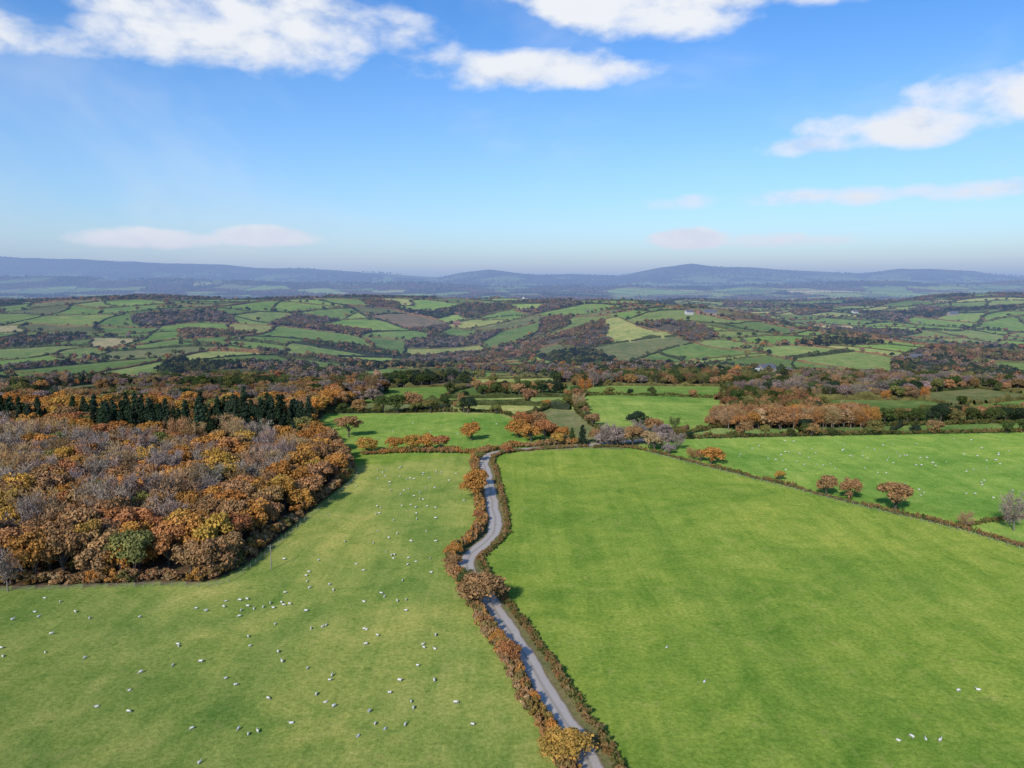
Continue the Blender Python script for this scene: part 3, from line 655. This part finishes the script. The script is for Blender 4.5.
# ------------------------------------------------------------------ sky
w=bpy.data.worlds.new('World'); scene.world=w; w.use_nodes=True; nt=w.node_tree; nt.nodes.clear()
ST=.13
sky=N(nt,'ShaderNodeTexSky'); sky.sky_type='NISHITA'; sky.sun_disc=False; sky.sun_elevation=math.radians(32); sky.sun_rotation=math.radians(205); sky.air_density=1.0; sky.dust_density=.6; sky.ozone_density=1.5
tc=N(nt,'ShaderNodeTexCoord'); sp=N(nt,'ShaderNodeSeparateXYZ'); nt.links.new(tc.outputs['Generated'],sp.inputs[0])
x_,y_,z_=sp.outputs
az=mth(nt,'ARCTAN2',x_,y_); el=mth(nt,'DIVIDE',z_,mth(nt,'SQRT',mth(nt,'ADD',mth(nt,'MULTIPLY',x_,x_),mth(nt,'ADD',mth(nt,'MULTIPLY',y_,y_),1e-5))))
cb=N(nt,'ShaderNodeCombineXYZ'); nt.links.new(az,cb.inputs[0]); nt.links.new(mth(nt,'MULTIPLY',el,1.7),cb.inputs[1])
nz=noise(nt,cb.outputs[0],10,7,.54,.1)
cb2=N(nt,'ShaderNodeCombineXYZ'); nt.links.new(az,cb2.inputs[0]); nt.links.new(mth(nt,'ADD',mth(nt,'MULTIPLY',el,1.7),.03),cb2.inputs[1]); nzu=noise(nt,cb2.outputs[0],10,4,.54,.1)
CL=[(-.60,.38,.20,.045,1.2),(-.38,.335,.19,.050,1.3),(-.34,.285,.18,.038,1.1),(-.24,.31,.14,.040,1.0),(-.07,.275,.09,.02,.5),(.03,.270,.15,.028,1.4),(.14,.355,.17,.042,1.5),(.27,.36,.17,.042,1.4),(.20,.325,.13,.026,1.0),
    (.48,.180,.12,.024,1.2),(.60,.205,.14,.036,1.6),(.38,.165,.08,.012,.9),(.225,.058,.058,.015,2.4),(-.30,.060,.08,.015,1.7),(-.44,.055,.09,.013,1.4),(.45,.105,.25,.010,.6),(-.55,.265,.10,.022,.6),(.32,.055,.1,.008,.6)]
M=None
for (a_,e_,wa,he,s) in CL:
    dx=mth(nt,'DIVIDE',mth(nt,'SUBTRACT',az,a_),wa); dy=mth(nt,'DIVIDE',mth(nt,'SUBTRACT',el,e_),he)
    r=mth(nt,'MULTIPLY',mth(nt,'SUBTRACT',1.0,mth(nt,'ADD',mth(nt,'MULTIPLY',dx,dx),mth(nt,'MULTIPLY',dy,dy))),s)
    r=mth(nt,'MAXIMUM',r,-1.2)
    M=r if M is None else mth(nt,'MAXIMUM',M,r)
den=mth(nt,'ADD',M,mth(nt,'MULTIPLY',mth(nt,'SUBTRACT',nz,.5),4.8))
cov=smooth(nt,den,-.35,1.25)
wisp=mth(nt,'MULTIPLY',smooth(nt,noise(nt,cb.outputs[0],2.2,5,.6,.4),.46,.8),.36)
cov=mth(nt,'MAXIMUM',mth(nt,'MULTIPLY',cov,.94),wisp)
lit=smooth(nt,mth(nt,'ADD',mth(nt,'SUBTRACT',nz,nzu),mth(nt,'MULTIPLY',mth(nt,'SUBTRACT',den,.8),-.02)),-.20,.02)
ccol=mixc(nt,lit,(.70/ST,.77/ST,.88/ST),(.95/ST,.965/ST,.98/ST))
low=smooth(nt,el,.12,.03); ccol=mixc(nt,mth(nt,'MULTIPLY',low,.8),ccol,(1.12/ST,1.16/ST,1.26/ST))
skyc=mixc(nt,1.0,sky.outputs[0],ramp(nt,el,[(0,(1.02,1.19,1.40)),(.10,(.76,1.04,1.36)),(.36,(.38,.82,1.34))]),'MULTIPLY')
fin=mixc(nt,cov,skyc,ccol)
bg=N(nt,'ShaderNodeBackground'); nt.links.new(fin,bg.inputs[0]); bg.inputs[1].default_value=ST
o=N(nt,'ShaderNodeOutputWorld'); nt.links.new(bg.outputs[0],o.inputs[0])
# ------------------------------------------------------------------ sun + camera
ld=bpy.data.lights.new('sun','SUN'); ld.energy=3.6; ld.angle=math.radians(4); ld.color=(1,.94,.85)
so=bpy.data.objects.new('sun',ld); scene.collection.objects.link(so); so.rotation_euler=(math.radians(58),0,math.radians(-25)); so.location=(0,0,200)
cd=bpy.data.cameras.new('camera'); cd.sensor_width=36; cd.lens=26.68; cd.clip_start=.5; cd.clip_end=80000
co=bpy.data.objects.new('camera',cd); scene.collection.objects.link(co); co.location=(0,0,H); co.rotation_euler=(math.radians(82.6),0,0); scene.camera=co
